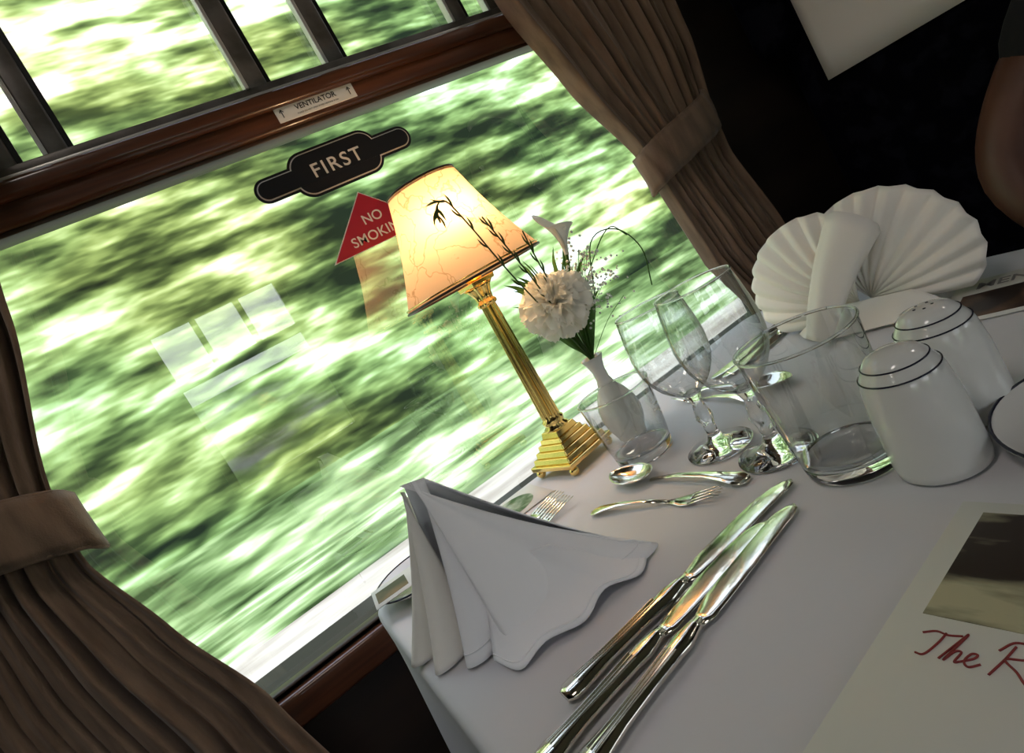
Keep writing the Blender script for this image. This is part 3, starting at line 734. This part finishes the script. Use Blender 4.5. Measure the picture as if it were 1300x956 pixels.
def hand(nm,w0,d,side):
    d=Vector(d).normalized(); sd=Vector(side).normalized(); w0=Vector(w0); dn=Vector((0,0,-1))
    skin(nm+'_palm',[w0,w0+d*.03,w0+d*.065,w0+d*.085],[(0,1),(1,2),(2,3)],[(.024,.020),(.034,.017),(.040,.015),(.036,.012)],'skin')
    for k,(off,ln) in enumerate(((.029,.068),(.010,.078),(-.010,.073),(-.028,.056))):
        b=w0+d*.078+sd*off
        skin('%s_finger_%d'%(nm,k),[b,b+d*ln*.45+dn*.002,b+d*ln*.75+dn*.012,b+d*ln*.97+dn*.026],[(0,1),(1,2),(2,3)],[.0092,.0088,.0080,.0068],'skin',2)
    b=w0+d*.025+sd*.028
    skin(nm+'_thumb',[b,b+d*.025+sd*.020,b+d*.052+sd*.026+dn*.008,b+d*.070+sd*.022+dn*.014],[(0,1),(1,2),(2,3)],[.013,.011,.0095,.008],'skin',2)
hand('hand_right',(.825,yc+.095,.668),(-.75,-.5,-.10),(-.5,.75,0)) 
hand('hand_left',(.80,yc-.085,.666),(-.9,.2,-.10),(.2,.9,0))
skin('trousers',[(1.0,yc,.57),(.98,yc+.09,.56),(.76,yc+.13,.565),(.56,yc+.14,.55),(.55,yc+.14,.35),(.57,yc+.14,.12),(.98,yc-.09,.56),(.76,yc-.13,.565),(.56,yc-.14,.55),(.55,yc-.14,.35),(.57,yc-.14,.12)],
 [(0,1),(1,2),(2,3),(3,4),(4,5),(0,6),(6,7),(7,8),(8,9),(9,10)],[(.13,.10),.098,.08,.064,.056,.048,.098,.08,.064,.056,.048],'trouser')
for s_ in(-1,1):
    skin('shoe_%d'%(s_+1),[(.60,yc+s_*.14,.05),(.55,yc+s_*.14,.06),(.46,yc+s_*.145,.04),(.37,yc+s_*.15,.032)],[(0,1),(1,2),(2,3)],[.035,.045,(.045,.032),(.036,.022)],'shoe')
skin('neck',[(.985,yc,1.08),(.975,yc,1.14),(.965,yc,1.20)],[(0,1),(1,2)],[.058,.052,.050],'skin')
bm=bmesh.new(); bmesh.ops.create_uvsphere(bm,u_segments=48,v_segments=32,radius=1)
for vv in bm.verts:
    x,y,z=vv.co
    fx=.097*x; fy=.075*y; fz=.118*z
    if z<0: fy*=1-.22*(-z)**1.3; fx*=1-.10*(-z)
    if x<0:
        fx-= .016*math.exp(-((y/.16)**2+((z+.10)/.22)**2))
        fx-= .008*math.exp(-((y/.35)**2+((z+.80)/.22)**2))
        fx+= .010*(math.exp(-(((abs(y)-.36)/.16)**2+((z-.06)/.12)**2)))
        fx-= .005*math.exp(-((y/.28)**2+((z+.45)/.07)**2))
    vv.co=(fx,fy,fz)
me=bpy.data.meshes.new('head'); bm.to_mesh(me); bm.free()
hd=finish(bpy.data.objects.new('head',me),'skin',P_,True); hd.location=(.955,yc,1.285)
for s_ in(-1,1):
    lathe('eye_%d'%(s_+1),[(0,-.011),(.008,-.008),(.011,0),(.008,.008),(0,.011)],'white',P_,20,(.876,yc+s_*.028,1.291))
    lathe('iris_%d'%(s_+1),[(0,-.005),(.0045,-.003),(.005,0),(.0045,.003),(0,.005)],'hair',P_,16,(.8685,yc+s_*.028,1.291))
    skin('ear_%d'%(s_+1),[(.965,yc+s_*.074,1.265),(.972,yc+s_*.080,1.29),(.968,yc+s_*.078,1.31)],[(0,1),(1,2)],[.009,.013,.009],'skin',2)
skin('mouth',[(.868,yc-.022,1.233),(.861,yc,1.235),(.868,yc+.022,1.233)],[(0,1),(1,2)],[.003,.0055,.003],'redink',2)
bm=bmesh.new(); bmesh.ops.create_uvsphere(bm,u_segments=40,v_segments=28,radius=1)
bmesh.ops.delete(bm,geom=[q_ for q_ in bm.verts if (q_.co.z<.35 and q_.co.x<.05) or q_.co.z<-.35],context='VERTS')
for vv in bm.verts: vv.co=(vv.co.x*.106+.004,vv.co.y*.083,vv.co.z*.127+.002*math.sin(vv.co.y*40))
me=bpy.data.meshes.new('hair'); bm.to_mesh(me); bm.free()
hr=finish(bpy.data.objects.new('hair',me),'hair',P_,True); hr.location=(.957,yc,1.287); solid(hr,.006)
# ---------------------------------------------------------------- added fill lamps, overhead and out of view
for k,xx in enumerate((-1.9,-.45,1.9)):
    e=empty('added_fill_light')
    box('fill_housing',(xx-.28,-.14,2.27),(xx+.28,.16,2.30),'brass',e,.004)
    box('fill_panel',(xx-.25,-.11,2.25),(xx+.25,.13,2.272),'fillglow',e,.008)
# ---------------------------------------------------------------- outside
def ribbon(name,pts,mat,x0=-30,x1=45):
    v=[];f=[]
    for y,z in pts: v+= [(x0,y,z),(x1,y,z)]
    for i in range(len(pts)-1): f.append((2*i,2*i+1,2*i+3,2*i+2))
    return mesh(name,v,f,mat)
ribbon('ground_trackside',[(-14,-1.01),(3.6,-1.0)],'verge')
ribbon('gravel_path',[(3.6,-1.0),(6.9,-.98)],'path')
ribbon('grass_verge',[(6.9,-.98),(8.3,-.75),(9.2,-.1)],'verge')
bk=ribbon('woodland_bank',[(9.2,-.1),(9.7,1.2),(10.2,3.5),(11.2,9.5)],'woods')
ribbon('added_hedge',[(-8.5,-1.0),(-9,1.6)],'woods')  # unseen hedge, added so that only the far vents mirror open sky
sd=bpy.data.lights.new('sun','SUN'); sd.energy=3.6; sd.color=(1,.97,.94); sd.angle=math.radians(1)
so=bpy.data.objects.new('sun',sd); COL.objects.link(so)
so.rotation_euler=Vector((-.25,.72,-.75)).to_track_quat('-Z','Y').to_euler()
wd=bpy.data.worlds.new('world'); S.world=wd; wd.use_nodes=True
n=wd.node_tree; bg=n.nodes['Background']
tc=n.nodes.new('ShaderNodeTexCoord'); sp=n.nodes.new('ShaderNodeSeparateXYZ'); rp=n.nodes.new('ShaderNodeValToRGB')
rp.color_ramp.elements[0].position=.0; rp.color_ramp.elements[0].color=(.95,.97,1,1); rp.color_ramp.elements[1].position=1; rp.color_ramp.elements[1].color=(.62,.76,1,1)
n.links.new(tc.outputs['Generated'],sp.inputs[0]); n.links.new(sp.outputs['Z'],rp.inputs[0]); n.links.new(rp.outputs[0],bg.inputs[0]); bg.inputs[1].default_value=3.0
S.view_settings.view_transform='Standard'; S.view_settings.look='None'; S.view_settings.exposure=0
